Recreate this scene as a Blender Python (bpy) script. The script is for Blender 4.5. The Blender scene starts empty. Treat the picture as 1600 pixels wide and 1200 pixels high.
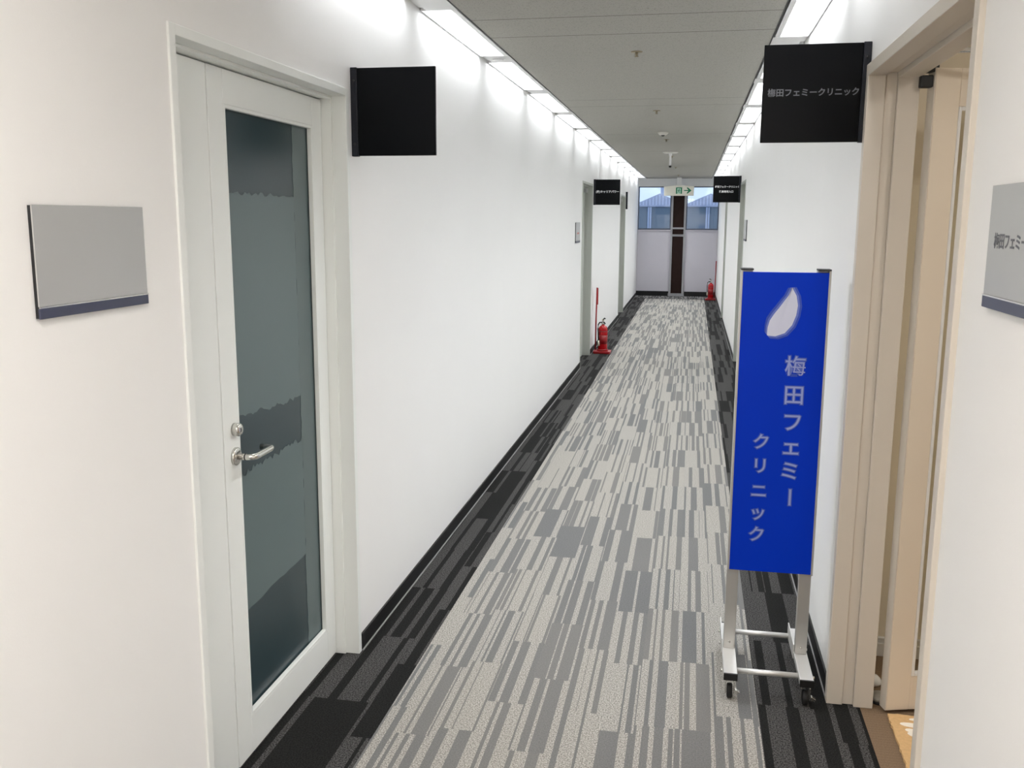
import bpy, bmesh, math, random
from mathutils import Vector, Matrix
random.seed(7)
scene = bpy.context.scene
COL = scene.collection
PI = math.pi
# ------------------------------------------------------------------ measures (metres); corridor runs along +y
H = 1.6
XL, XR, CZ, YE = -1.1715, 0.5095, 2.4648, 20.47
XA, XB = -0.9308, 0.2688          # pale carpet runner
TL, TR = -0.9985, 0.3347          # ceiling panel edges
YB = -2.6

# ------------------------------------------------------------------ materials
def lin(c):
    c = c / 255.0
    return c / 12.92 if c <= 0.04045 else ((c + 0.055) / 1.055) ** 2.4
def rgb(r, g, b): return (lin(r), lin(g), lin(b), 1.0)

class NT:
    def __init__(self, name):
        self.m = bpy.data.materials.new(name); self.m.use_nodes = True
        self.t = self.m.node_tree; self.n = self.t.nodes; self.l = self.t.links
        self.b = self.n['Principled BSDF']
    def node(self, kind, **kw):
        n = self.n.new(kind)
        for k, v in kw.items(): setattr(n, k, v)
        return n
    def put(self, s, v):
        if isinstance(v, bpy.types.NodeSocket): self.l.new(v, s)
        elif v is not None: s.default_value = v
    def math(self, op, a, b=None, c=None):
        n = self.node('ShaderNodeMath', operation=op)
        for i, v in enumerate((a, b, c)):
            if v is not None: self.put(n.inputs[i], v)
        return n.outputs[0]
    def mix(self, f, a, b):
        n = self.node('ShaderNodeMix', data_type='RGBA')
        self.put(n.inputs[0], f); self.put(n.inputs[6], a); self.put(n.inputs[7], b)
        return n.outputs[2]
    def noise(self, vec, scale, detail=2.0, rough=0.5, dims='3D'):
        n = self.node('ShaderNodeTexNoise', noise_dimensions=dims)
        self.put(n.inputs['Vector'], vec); n.inputs['Scale'].default_value = scale
        n.inputs['Detail'].default_value = detail; n.inputs['Roughness'].default_value = rough
        return n.outputs[0]
    def white(self, w):
        n = self.node('ShaderNodeTexWhiteNoise', noise_dimensions='1D'); self.put(n.inputs['W'], w); return n.outputs['Value']
    def pos(self): return self.node('ShaderNodeNewGeometry').outputs['Position']
    def obj(self): return self.node('ShaderNodeTexCoord').outputs['Object']
    def sep(self, v):
        n = self.node('ShaderNodeSeparateXYZ'); self.put(n.inputs[0], v); return n.outputs
    def comb(self, x, y, z=0.0):
        n = self.node('ShaderNodeCombineXYZ')
        for i, v in enumerate((x, y, z)): self.put(n.inputs[i], v)
        return n.outputs[0]
    def bump(self, h, strength, dist=0.001):
        n = self.node('ShaderNodeBump'); n.inputs['Strength'].default_value = strength
        n.inputs['Distance'].default_value = dist; self.put(n.inputs['Height'], h)
        self.l.new(n.outputs[0], self.b.inputs['Normal'])
    def set(self, **kw):
        for k, v in kw.items(): self.put(self.b.inputs[k.replace('_', ' ')], v)
        return self

def mat(name, col, rough=0.5, metal=0.0, var=0.04, vscale=8.0, bump=0.0, bscale=300.0, spec=0.5):
    t = NT(name)
    n = t.noise(t.obj(), vscale, 3.0)
    d = tuple(c * (1 - var) for c in col[:3]) + (1,)
    l = tuple(min(1, c * (1 + var)) for c in col[:3]) + (1,)
    t.set(Base_Color=t.mix(n, d, l), Roughness=rough, Metallic=metal)
    t.b.inputs['Specular IOR Level'].default_value = spec
    if bump: t.bump(t.noise(t.obj(), bscale, 2.0), bump)
    return t.m

M = {}
M['wall'] = mat('white_wallpaper', (0.885, 0.885, 0.875, 1), 0.6, var=0.012, vscale=3, bump=0.12, bscale=260, spec=0.25)
M['cream_wall'] = mat('cream_wallpaper', rgb(232, 223, 204), 0.7, var=0.02, spec=0.2)
M['grey_steel'] = mat('grey_painted_steel', rgb(237, 240, 237), 0.42, var=0.012, spec=0.4)
M['grey_door'] = mat('darker_grey_door', rgb(188, 191, 184), 0.45, var=0.012, spec=0.4)  # darker than the near door's grey, used on all the far doors
M['tan_frame'] = mat('warm_grey_painted_frame', rgb(211, 203, 191), 0.42, var=0.012, spec=0.4)
M['cream_door'] = mat('cream_wood_door', rgb(228, 216, 198), 0.5, var=0.03, vscale=5, spec=0.35)
M['black_base'] = mat('black_vinyl_skirting', rgb(22, 22, 23), 0.45, spec=0.4)
M['base_lip'] = mat('pale_skirting_edge', rgb(150, 150, 148), 0.5)
M['white_paint'] = mat('white_paint', (0.8, 0.8, 0.79, 1), 0.45, var=0.01)
M['trough'] = mat('white_trough_paint', (0.82, 0.82, 0.83, 1), 0.4, var=0.01)
M['shadow_gap'] = mat('dark_joint', rgb(60, 60, 58), 0.7)
M['black_sign'] = mat('black_sign_acrylic', rgb(9, 11, 14), 0.28, var=0.1, spec=0.12)
M['black_edge'] = mat('black_sign_edge', rgb(34, 36, 42), 0.4, spec=0.2)
M['sign_white'] = mat('white_sign_print', rgb(240, 240, 240), 0.5)
M['silver_plate'] = mat('silver_brushed_plate', rgb(184, 185, 184), 0.38, metal=0.35, var=0.02)
M['navy'] = mat('navy_plate_strip', rgb(62, 66, 88), 0.4)
M['dark_side'] = mat('dark_plate_edge', rgb(30, 31, 34), 0.5)
M['chrome'] = mat('satin_chrome', rgb(215, 213, 208), 0.22, metal=0.95, var=0.02)
M['alu'] = mat('brushed_aluminium', rgb(196, 195, 192), 0.42, metal=0.75, var=0.03)
M['alu_foot'] = mat('bright_anodised_aluminium', rgb(222, 222, 220), 0.4, metal=0.6, var=0.02)
M['black_plastic'] = mat('black_plastic', rgb(18, 18, 18), 0.45)
M['rubber'] = mat('black_rubber', rgb(24, 24, 24), 0.7)
M['red'] = mat('red_gloss_enamel', rgb(176, 8, 18), 0.25, var=0.05)
M['dark_red'] = mat('red_painted_stand', rgb(146, 14, 22), 0.35, var=0.06)
M['label'] = mat('pale_paper_label', rgb(230, 225, 205), 0.5)
M['brown_wood'] = mat('dark_brown_wood', rgb(40, 23, 19), 0.5, var=0.25, vscale=14, spec=0.2)
M['lilac_panel'] = mat('pale_lilac_grey_panel', rgb(206, 203, 211), 0.55, var=0.015)
M['mullion'] = mat('grey_aluminium_mullion', rgb(168, 168, 172), 0.45, metal=0.3)
M['dark_win'] = mat('slate_window_frame', rgb(92, 98, 112), 0.45, metal=0.2)
M['exit_white'] = mat('exit_sign_cream_face', rgb(238, 236, 222), 0.4)
M['exit_green'] = mat('exit_sign_green', rgb(0, 128, 84), 0.5)
M['exit_pale'] = mat('exit_sign_pale_green', rgb(196, 236, 214), 0.5)
M['pane_teal'] = None
M['film'] = None
M['blue'] = mat('deep_blue_sign_sheet', rgb(0, 52, 192), 0.4, var=0.04, vscale=4, spec=0.12)
M['tex1'] = mat('pale_blue_print', rgb(150, 162, 214), 0.4)
M['tex2'] = mat('mid_blue_print', rgb(98, 117, 196), 0.4)
M['tex3'] = mat('soft_blue_print', rgb(40, 74, 180), 0.4)
M['logo1'] = mat('white_blue_print', rgb(208, 212, 232), 0.4)
M['gtex1'] = mat('grey_print', rgb(112, 114, 120), 0.5)
M['gtex2'] = mat('dim_grey_print', rgb(62, 65, 70), 0.5)
M['dtex'] = mat('dark_grey_print', rgb(92, 94, 100), 0.5)
M['dtex2'] = mat('soft_grey_print', rgb(142, 143, 146), 0.5)
M['brass_white'] = mat('white_sensor_plastic', rgb(214, 212, 204), 0.4)
M['sprinkler'] = mat('dull_brass', rgb(150, 138, 112), 0.4, metal=0.6)
M['dark_lens'] = mat('dark_lens', rgb(40, 40, 42), 0.2)
M['white_glaze'] = mat('white_glazed_plastic', rgb(240, 240, 238), 0.25)
M['grey_disc'] = mat('grey_rubber_disc', rgb(150, 148, 140), 0.5)
M['mat_orange'] = mat('orange_mat_pile', rgb(212, 176, 128), 0.95, var=0.16, vscale=90, bump=0.6, bscale=500, spec=0.1)
M['mat_white'] = mat('white_mat_pile', rgb(246, 240, 226), 0.95, var=0.04, vscale=90, spec=0.1)
M['roof'] = mat('grey_metal_cladding', rgb(176, 182, 200), 0.6, var=0.06)
M['roof_rib'] = mat('pale_metal_rib', rgb(210, 216, 230), 0.6)
M['facade'] = mat('blue_grey_facade', rgb(110, 125, 136), 0.6, var=0.05, vscale=1.2)
M['facade_pipe'] = mat('pale_downpipe', rgb(176, 186, 206), 0.6)

def brown_floor():
    t = NT('brown_short_carpet'); p = t.pos(); s = t.sep(p)
    n = t.noise(p, 260, 2.0)
    st = t.math('SINE', t.math('MULTIPLY', s[1], 420.0))
    f = t.math('ADD', t.math('MULTIPLY', st, 0.06), n)
    t.set(Base_Color=t.mix(f, rgb(94, 74, 54), rgb(146, 124, 100)), Roughness=0.95)
    t.bump(n, 0.4, 0.002); return t.m
M['brown_floor'] = brown_floor()

def frosted(name, c0, c1, rough, sc):
    t = NT(name); p = t.obj()
    n = t.noise(p, sc, 4.0)
    t.set(Base_Color=t.mix(n, c0, c1), Roughness=rough)
    t.b.inputs['Specular IOR Level'].default_value = 0.5
    t.bump(t.noise(p, 900, 1.0), 0.08); return t.m
M['pane_teal'] = frosted('dark_teal_frosted_glass', rgb(34, 54, 60), rgb(40, 60, 65), 0.30, 3)
M['film'] = frosted('pale_teal_frosted_film', rgb(84, 101, 104), rgb(92, 108, 110), 0.33, 3)
M['pane_edge'] = frosted('grey_teal_frosted_glass', rgb(82, 98, 101), rgb(88, 102, 104), 0.33, 3)

def clear_glass(name, tint, gl):
    t = NT(name)
    for n in list(t.n):
        if n.type == 'BSDF_PRINCIPLED': t.n.remove(n)
    out = [n for n in t.n if n.type == 'OUTPUT_MATERIAL'][0]
    a = t.node('ShaderNodeBsdfTransparent'); a.inputs[0].default_value = tint
    g = t.node('ShaderNodeBsdfGlossy'); g.inputs['Roughness'].default_value = 0.03
    m = t.node('ShaderNodeMixShader'); m.inputs[0].default_value = gl
    t.l.new(a.outputs[0], m.inputs[1]); t.l.new(g.outputs[0], m.inputs[2]); t.l.new(m.outputs[0], out.inputs[0])
    return t.m
M['window_glass'] = clear_glass('clear_window_glass', (0.86, 0.91, 0.97, 1), 0.05)
M['door_glass'] = clear_glass('clear_door_glass', (0.95, 0.95, 0.92, 1), 0.04)

def emit(name, col, s):
    t = NT(name); t.set(Base_Color=(0.9, 0.9, 0.9, 1), Emission_Color=col, Emission_Strength=s); return t.m
M['lamp'] = emit('cool_white_tube_glow', (0.96, 0.98, 1.0, 1), 7.5)
M['fill_lamp'] = emit('warm_fill_glow', (1.0, 0.925, 0.87, 1), 20.0)  # glow of the added, unseen fill panels
M['room_lamp'] = emit('room_warm_lamp_glow', (1.0, 0.94, 0.87, 1), 21.0)

def ceiling_mat():
    t = NT('rock_wool_ceiling_board'); p = t.pos(); s = t.sep(p)
    n = t.noise(p, 160, 3.0, 0.7); big = t.noise(p, 2.0, 2.0)
    base = t.mix(t.math('GREATER_THAN', n, 0.60), rgb(178, 176, 168), rgb(142, 140, 131))  # white board darkened: its underlit shade is put into this colour
    base = t.mix(t.math('MULTIPLY', big, 0.15), base, rgb(160, 159, 153))
    seam = None
    for y in (1.8, 2.21, 4.26, 4.67, 7.13, 7.54, 10.0, 12.46, 12.87, 15.5, 15.8, 18.2):
        d = t.math('LESS_THAN', t.math('ABSOLUTE', t.math('SUBTRACT', s[1], y)), 0.0045)
        seam = d if seam is None else t.math('MAXIMUM', seam, d)
    t.set(Base_Color=t.mix(seam, base, rgb(110, 106, 98)), Roughness=0.85)
    t.b.inputs['Specular IOR Level'].default_value = 0.2
    t.bump(n, 0.25, 0.002); return t.m
M['ceiling'] = ceiling_mat()

def carpet():
    t = NT('striped_tile_carpet'); p = t.pos(); s = t.sep(p); x, y = s[0], s[1]
    def stripes(u, v, w, L, k, thr, sd):
        col = t.math('FLOOR', t.math('DIVIDE', u, w))
        off = t.math('MULTIPLY', t.white(t.math('ADD', col, sd)), L * 3)
        row = t.math('FLOOR', t.math('DIVIDE', t.math('ADD', v, off), L))
        seed = t.white(t.math('ADD', t.math('MULTIPLY', col, 17.37), t.math('MULTIPLY', row, 3.713)))
        n = t.noise(t.comb(t.math('MULTIPLY', u, k), t.math('MULTIPLY', seed, 80.0)), 1.0, 1.0, 0.6, '2D')
        return t.math('GREATER_THAN', n, thr), seed
    grain = t.noise(p, 210, 2.0, 0.8)
    g2 = t.math('MULTIPLY_ADD', t.math('SUBTRACT', grain, 0.5), 5.0, 0.5)
    g2 = t.math('MINIMUM', t.math('MAXIMUM', g2, 0.0), 1.0)
    # pale runner
    a, seed = stripes(x, y, 0.125, 0.47, 30.0, 0.485, 3.3)
    light = t.mix(g2, rgb(110, 108, 104), rgb(188, 185, 178))
    dark = t.mix(g2, rgb(100, 101, 101), rgb(117, 118, 118))
    pale = t.mix(a, dark, light)
    pale = t.mix(t.math('MULTIPLY', seed, 0.12), pale, rgb(176, 168, 154))
    # dark borders
    b, seed2 = stripes(x, y, 0.25, 0.5, 17.0, 0.49, 9.1)
    dk = t.mix(b, t.mix(g2, rgb(18, 18, 18), rgb(38, 38, 37)), t.mix(g2, rgb(22, 22, 22), rgb(92, 91, 90)))
    inside = t.math('MULTIPLY', t.math('GREATER_THAN', x, XA), t.math('LESS_THAN', x, XB))
    body = t.mix(inside, dk, pale)
    # cross strip at the far end
    c, _ = stripes(x, y, 0.11, 0.33, 34.0, 0.5, 5.7)
    cross = t.mix(c, t.mix(g2, rgb(58, 58, 58), rgb(84, 84, 84)), t.mix(g2, rgb(110, 110, 110), rgb(160, 158, 156)))
    body = t.mix(t.math('GREATER_THAN', y, 19.72), body, rgb(26, 26, 26))
    body = t.mix(t.math('GREATER_THAN', y, 19.82), body, cross)
    t.set(Base_Color=body, Roughness=0.95)
    t.b.inputs['Specular IOR Level'].default_value = 0.15
    t.bump(grain, 0.15, 0.002); return t.m
M['carpet'] = carpet()

# ------------------------------------------------------------------ mesh building
class MB:
    def __init__(self): self.bm = bmesh.new()
    def box(self, x0, x1, y0, y1, z0, z1, rot=None, piv=None):
        vs = [self.bm.verts.new((x, y, z)) for x in (x0, x1) for y in (y0, y1) for z in (z0, z1)]
        for f in ((0, 1, 3, 2), (4, 6, 7, 5), (0, 4, 5, 1), (2, 3, 7, 6), (0, 2, 6, 4), (1, 5, 7, 3)):
            self.bm.faces.new([vs[i] for i in f])
        if rot: bmesh.ops.rotate(self.bm, verts=vs, cent=piv or (0, 0, 0), matrix=rot)
        return self
    def ring_loft(self, rings, closed_ends=True, smooth=True):
        rows = [[self.bm.verts.new(p) for p in r] for r in rings]
        n = len(rows[0])
        for a, b in zip(rows, rows[1:]):
            for i in range(n):
                f = self.bm.faces.new((a[i], a[(i + 1) % n], b[(i + 1) % n], b[i])); f.smooth = smooth
        if closed_ends:
            self.bm.faces.new(list(reversed(rows[0]))); self.bm.faces.new(rows[-1])
        return self
    def lathe(self, prof, c=(0, 0, 0), axis='z', n=24):
        rings = []
        for r, h in prof:
            ring = []
            for i in range(n):
                a = 2 * PI * i / n; u, v = max(r, 1e-4) * math.cos(a), max(r, 1e-4) * math.sin(a)
                p = {'z': (u, v, h), 'x': (h, u, v), 'y': (v, h, u)}[axis]
                ring.append(Vector(p) + Vector(c))
            rings.append(ring)
        return self.ring_loft(rings, closed_ends=min(prof[0][0], prof[-1][0]) < 1e-3)
    def cyl(self, p0, p1, r, n=16, r1=None):
        return self.tube([p0, p1], r, n, r1)
    def tube(self, pts, r, n=12, r1=None):
        pts = [Vector(p) for p in pts]; rings = []
        up = Vector((0, 0, 1))
        for i, p in enumerate(pts):
            d = (pts[min(i + 1, len(pts) - 1)] - pts[max(i - 1, 0)]).normalized()
            s = d.cross(up if abs(d.z) < 0.95 else Vector((1, 0, 0))).normalized(); q = s.cross(d)
            rr = r if r1 is None else r + (r1 - r) * i / (len(pts) - 1)
            rings.append([p + rr * (math.cos(2 * PI * k / n) * s + math.sin(2 * PI * k / n) * q) for k in range(n)])
        return self.ring_loft(rings)
    def prism(self, pts, axis, a0, a1):
        def P(u, v, w): return {'x': (w, u, v), 'y': (u, w, v), 'z': (u, v, w)}[axis]
        lo = [self.bm.verts.new(P(u, v, a0)) for u, v in pts]; hi = [self.bm.verts.new(P(u, v, a1)) for u, v in pts]
        n = len(pts)
        self.bm.faces.new(list(reversed(lo))); self.bm.faces.new(hi)
        for i in range(n): self.bm.faces.new((lo[i], lo[(i + 1) % n], hi[(i + 1) % n], hi[i]))
        return self
    def build(self, name, m, parent=None, loc=None, bevel=0.0):
        bmesh.ops.recalc_face_normals(self.bm, faces=self.bm.faces[:])
        me = bpy.data.meshes.new(name); self.bm.to_mesh(me); self.bm.free()
        o = bpy.data.objects.new(name, me); COL.objects.link(o)
        me.materials.append(M[m] if isinstance(m, str) else m)
        if parent: o.parent = parent
        if loc: o.location = loc
        if bevel:
            b = o.modifiers.new('bevel', 'BEVEL'); b.width = bevel; b.segments = 2; b.limit_method = 'ANGLE'; b.angle_limit = 0.7
        return o

def tag(o, label=None, cat=None, group=None, kind=None):
    if label: o['label'] = label
    if cat: o['category'] = cat
    if group: o['group'] = group
    if kind: o['kind'] = kind
    return o
def thing(name, label, cat, loc=(0, 0, 0), rotz=0.0, group=None, kind=None):
    o = bpy.data.objects.new(name, None); COL.objects.link(o)
    o.empty_display_size = 0.05; o.location = loc; o.rotation_euler = (0, 0, rotz)
    return tag(o, label, cat, group, kind)
def dup(root, loc, label, name=None, rotz=None):
    r = root.copy(); COL.objects.link(r); r.location = loc
    if rotz is not None: r.rotation_euler = (0, 0, rotz)
    if name: r.name = name
    r['label'] = label
    for ch in list(root.children):
        c = ch.copy(); COL.objects.link(c); c.parent = r
        for g in list(ch.children):
            d = g.copy(); COL.objects.link(d); d.parent = c
    return r
def struct(name, mb, m, parent=None, bevel=0.0, label=None, cat=None):
    o = mb.build(name, m, parent, bevel=bevel)
    if not parent: tag(o, label, cat, None, 'structure')
    return o
def text(name, body, m, parent, size, loc, rot=(PI / 2, 0, 0), offset=0.0, ext=0.0004, align='LEFT', sx=1.0, line=1.0):
    cu = bpy.data.curves.new(name, 'FONT'); cu.body = body; cu.size = size
    cu.align_x = align; cu.align_y = 'CENTER'; cu.offset = offset; cu.extrude = ext; cu.resolution_u = 3
    cu.space_line = line
    o = bpy.data.objects.new(name + '_src', cu); COL.objects.link(o)
    bpy.context.view_layer.update()
    me = bpy.data.meshes.new_from_object(o.evaluated_get(bpy.context.evaluated_depsgraph_get()))
    bpy.data.objects.remove(o)
    me.materials.clear(); me.materials.append(M[m])
    r = bpy.data.objects.new(name, me); COL.objects.link(r)
    r.parent = parent; r.location = loc; r.rotation_euler = rot; r.scale = (sx, 1, 1)
    return r

# ------------------------------------------------------------------ the shell
b = MB().box(XL - 0.28, 0.605, YB, YE + 0.1, -0.06, 0)
struct('floor', b, 'carpet', label='striped carpet floor with pale runner between dark borders', cat='floor')
b = MB().box(0.605, 4.3, 0.2, 3.62, -0.06, 0)
struct('floor_room', b, 'brown_floor', label='brown carpet floor of the room behind the open door', cat='floor')
struct('ceiling', MB().box(TL, TR, YB, YE, CZ, CZ + 0.03), 'ceiling', label='speckled board ceiling of the corridor', cat='ceiling')
struct('ceiling_light_stop', MB().box(XL - 0.28, XR + 0.3, YB, YE + 0.1, CZ + 0.19, CZ + 0.25), 'white_paint')  # unseen slab added above the ceiling to stop light leaks
struct('trim_1', MB().box(TL - 0.006, TL + 0.0, YB, YE, CZ - 0.002, CZ + 0.03), 'shadow_gap')
struct('trim_2', MB().box(TR - 0.0, TR + 0.006, YB, YE, CZ - 0.002, CZ + 0.03), 'shadow_gap')

L1 = (2.045, 3.122, 2.008); L2 = (10.16, 11.14, 1.985); L3 = (15.50, 16.60, 1.985)
R1 = (1.962, 3.092, 2.040); R2 = (10.08, 11.02, 1.99); R3 = (15.30, 16.05, 1.99)
def wall_with_doors(x0, x1, doors, backx, back_from):
    mb = MB(); y = YB
    for (a, c, z) in doors:
        mb.box(x0, x1, y, a, 0, CZ + 0.19); mb.box(x0, x1, a, c, z, CZ + 0.19); y = c
    mb.box(x0, x1, y, YE, 0, CZ + 0.19)
    mb.box(backx[0], backx[1], back_from, YE, 0, CZ + 0.19)  # unseen backing added behind the doors to keep sky light out of gaps
    return mb
struct('wall_left', wall_with_doors(XL - 0.15, XL, (L1, L2, L3), (XL - 0.24, XL - 0.18), YB), 'wall', label='long white corridor wall with the glass door', cat='wall')
struct('wall_right', wall_with_doors(XR, XR + 0.125, (R1, R2, R3), (XR + 0.15, XR + 0.2), 3.62), 'wall', label='long white corridor wall with the open door', cat='wall')
struct('wall_back', MB().box(XL - 0.24, XR + 0.125, YB - 0.1, YB, 0, CZ + 0.19), 'wall')

# skirtings, interrupted at the doors
def skirting(name, x0, x1, lipx, doors):
    mb = MB(); lp = MB(); y = YB
    for a, c, _ in list(doors) + [(YE, YE, 0)]:
        mb.box(x0, x1, y, a - 0.028, 0.004, 0.066); lp.box(*lipx, y, a - 0.028, 0.0005, 0.005); y = c + 0.028
    o = struct(name, mb, 'black_base', bevel=0.002)
    lp.build('lip', 'base_lip', o)
skirting('baseboard_left', XL + 0.0005, XL + 0.008, (XL + 0.0005, XL + 0.012), (L1, L2, L3))
skirting('baseboard_right', XR - 0.008, XR - 0.0005, (XR - 0.012, XR - 0.0005), (R1, R2, R3))

# ------------------------------------------------------------------ end wall with two windows
struct('wall_end', (MB().box(XL - 0.24, XR + 0.2, YE, YE + 0.12, 2.30, CZ + 0.25)
                    .box(XL - 0.24, XL, YE, YE + 0.12, 0, 2.30).box(XR, XR + 0.2, YE, YE + 0.12, 0, 2.30)
                    .box(XL, XR, YE + 0.05, YE + 0.12, -0.06, 1.40)), 'wall', label='end wall of the corridor above the windows', cat='wall')
struct('trim_3', MB().box(XL + 0.002, -0.475, YE + 0.01, YE + 0.05, 0.10, 1.395), 'lilac_panel', bevel=0.003, label='pale lilac panel under the end window beside the glass-door wall', cat='panel')
struct('trim_4', MB().box(-0.165, XR - 0.002, YE + 0.01, YE + 0.05, 0.10, 1.395), 'lilac_panel', bevel=0.003, label='pale lilac panel behind the far extinguisher', cat='panel')
struct('baseboard_end', MB().box(XL + 0.002, -0.48, YE - 0.004, YE + 0.05, 0, 0.10).box(-0.15, XR - 0.002, YE - 0.004, YE + 0.05, 0, 0.10), 'black_base')
# central column: brown boards between grey mullions, two cross bars and plinth
t = thing('column_end', 'dark brown board column between two grey mullions in the end wall', 'column', (-0.32, YE, 0), kind='structure')
for z0, z1 in ((0.06, 1.262), (1.305, 1.418), (1.448, 2.30)):
    MB().box(-0.115, 0.115, 0.0, 0.03, z0, z1).build('board', 'brown_wood', t)
for s in (-1, 1):
    MB().box(s * 0.135 - 0.02, s * 0.135 + 0.02, -0.03, 0.05, 0.05, 2.30).build('mullion', 'mullion', t, bevel=0.002)
for z in (1.283, 1.433):
    MB().box(-0.115, 0.115, -0.025, 0.03, z - 0.018, z + 0.018).build('cross_bar', 'mullion', t, bevel=0.002)
MB().box(-0.17, 0.17, -0.035, 0.05, 0, 0.06).build('plinth', 'mullion', t, bevel=0.002)
for i, (x0, x1, lab) in enumerate(((XL, -0.475, 'end window beside the glass-door wall showing a gabled roof outside'), (-0.165, XR, 'end window behind the hanging two-line sign showing a roof outside'))):
    w = thing('window_%d' % (i + 1), lab, 'window', ((x0 + x1) / 2, YE + 0.03, 1.40), kind='structure')
    hw = (x1 - x0) / 2 - 0.002; hh = 0.90
    (MB().box(-hw, -hw + 0.022, -0.025, 0.03, 0, hh).box(hw - 0.022, hw, -0.025, 0.03, 0, hh)
     .box(-hw + 0.022, hw - 0.022, -0.025, 0.03, 0, 0.03).box(-hw + 0.022, hw - 0.022, -0.025, 0.03, hh - 0.02, hh)).build('window_frame', 'dark_win', w)
    MB().box(-hw + 0.022, hw - 0.022, 0.0, 0.006, 0.03, hh - 0.02).build('pane', 'window_glass', w)
    MB().box(-hw, hw, -0.045, 0.0, -0.022, 0.0).build('sill', 'lilac_panel', w, bevel=0.002)

# ------------------------------------------------------------------ doors
# leaf with glass, local frame: the leaf lies in the yz plane, y along the corridor, visible face at x = 0 looking +x
def ragged(y0, y1, z, amp, n, seed):
    r = random.Random(seed); pts = []
    for i in range(n + 1):
        y = y0 + (y1 - y0) * i / n
        pts.append((y, z(y) + r.uniform(-amp, amp)))
    return pts
d1 = thing('door_1', 'grey steel door with tall dark frosted glass beside the blank silver plate', 'door', (XL, 0, 0), kind='structure')
ya, yb, zt = L1
# frame: casing face, reveal liner with a stop
f = MB()
f.box(-0.148, 0.006, ya - 0.026, ya + 0.001, 0, zt + 0.024).box(-0.148, 0.006, yb - 0.001, yb + 0.026, 0, zt + 0.024)
f.box(-0.148, 0.006, ya + 0.001, yb - 0.001, zt - 0.001, zt + 0.024)
f.box(-0.148, -0.045, ya + 0.001, ya + 0.010, 0, zt - 0.001).box(-0.148, -0.045, yb - 0.010, yb - 0.001, 0, zt - 0.001)
f.box(-0.148, -0.045, ya + 0.010, yb - 0.010, zt - 0.010, zt - 0.001)
f.build('frame', 'grey_steel', d1, bevel=0.0015)
MB().box(-0.118, -0.080, ya + 0.013, 2.333, 0.006, zt - 0.014).build('side_panel', 'grey_steel', d1, bevel=0.002)
y0, y1, z1 = 2.339, yb - 0.013, zt - 0.014
g0, g1, h0, h1 = 2.423, 3.030, 0.125, 1.902
lf = MB().box(-0.118, -0.080, y0, g0, 0.006, z1).box(-0.118, -0.080, g1, y1, 0.006, z1)
lf.box(-0.118, -0.080, g0, g1, 0.006, h0).box(-0.118, -0.080, g0, g1, h1, z1)
lf.build('leaf', 'grey_steel', d1, bevel=0.002)
bd = MB()
w_ = 0.010
bd.box(-0.096, -0.0795, g0, g0 + w_, h0, h1).box(-0.096, -0.0795, g1 - w_, g1, h0, h1).box(-0.096, -0.0795, g0 + w_, g1 - w_, h0, h0 + w_).box(-0.096, -0.0795, g0 + w_, g1 - w_, h1 - w_, h1)
bd.build('glazing_bead', 'grey_steel', d1, bevel=0.002)
MB().box(-0.108, -0.100, g0, g1, h0, h1).build('glass_pane', 'pane_teal', d1)
# pale film on the glass, with ragged cut edges
def film(name, pts, m='film'): MB().prism(pts, 'x', -0.0996, -0.0990).build(name, m, d1)
gr = g1 - 0.125
top = ragged(g0, gr, lambda y: 1.67, 0.006, 34, 1)
bot = ragged(g0, gr, lambda y: 1.035 - 0.05 * (y - g0), 0.008, 40, 2)
film('frosted_film', top + list(reversed(bot)))
top = ragged(g0, gr, lambda y: 0.86 + 0.02 * (y - g0), 0.010, 40, 3)
bot = ragged(g0, gr, lambda y: 0.44 + 0.05 * (y - g0), 0.004, 14, 4)
film('frosted_film', top + list(reversed(bot)))
edge = [(gr + random.uniform(-0.004, 0.004), h0 + (h1 - h0) * i / 60) for i in range(61)]
film('frosted_film', [(g1, h0)] + [(g1, h1)] + list(reversed(edge)), 'pane_edge')
# cylinder lock and lever
lk = MB().lathe([(0.0, 0.0), (0.019, 0.0), (0.019, 0.016), (0.015, 0.021), (0.0, 0.021)], axis='x').build('lock_cylinder', 'chrome', d1, loc=(-0.080, 2.398, 1.013))
MB().box(0.0205, 0.0218, -0.0015, 0.0015, -0.006, 0.006).build('keyhole', 'black_plastic', lk)
hd = MB().lathe([(0.0, 0.0), (0.026, 0.0), (0.026, 0.006), (0.022, 0.009), (0.011, 0.010), (0.0, 0.010)], axis='x').build('lever_handle', 'chrome', d1, loc=(-0.080, 2.398, 0.935))
hp = [(0.008, 0, 0), (0.042, 0, 0), (0.051, 0.003, 0), (0.056, 0.010, 0), (0.057, 0.02, 0), (0.057, 0.105, 0), (0.054, 0.116, 0), (0.046, 0.121, 0), (0.02, 0.121, 0)]
MB().tube(hp, 0.0095, 14).build('lever', 'chrome', hd)
MB().cyl((0.0305, 0, 0), (0.0335, 0, 0), 0.0102, 14).build('collar', 'dark_lens', hd)

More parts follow.
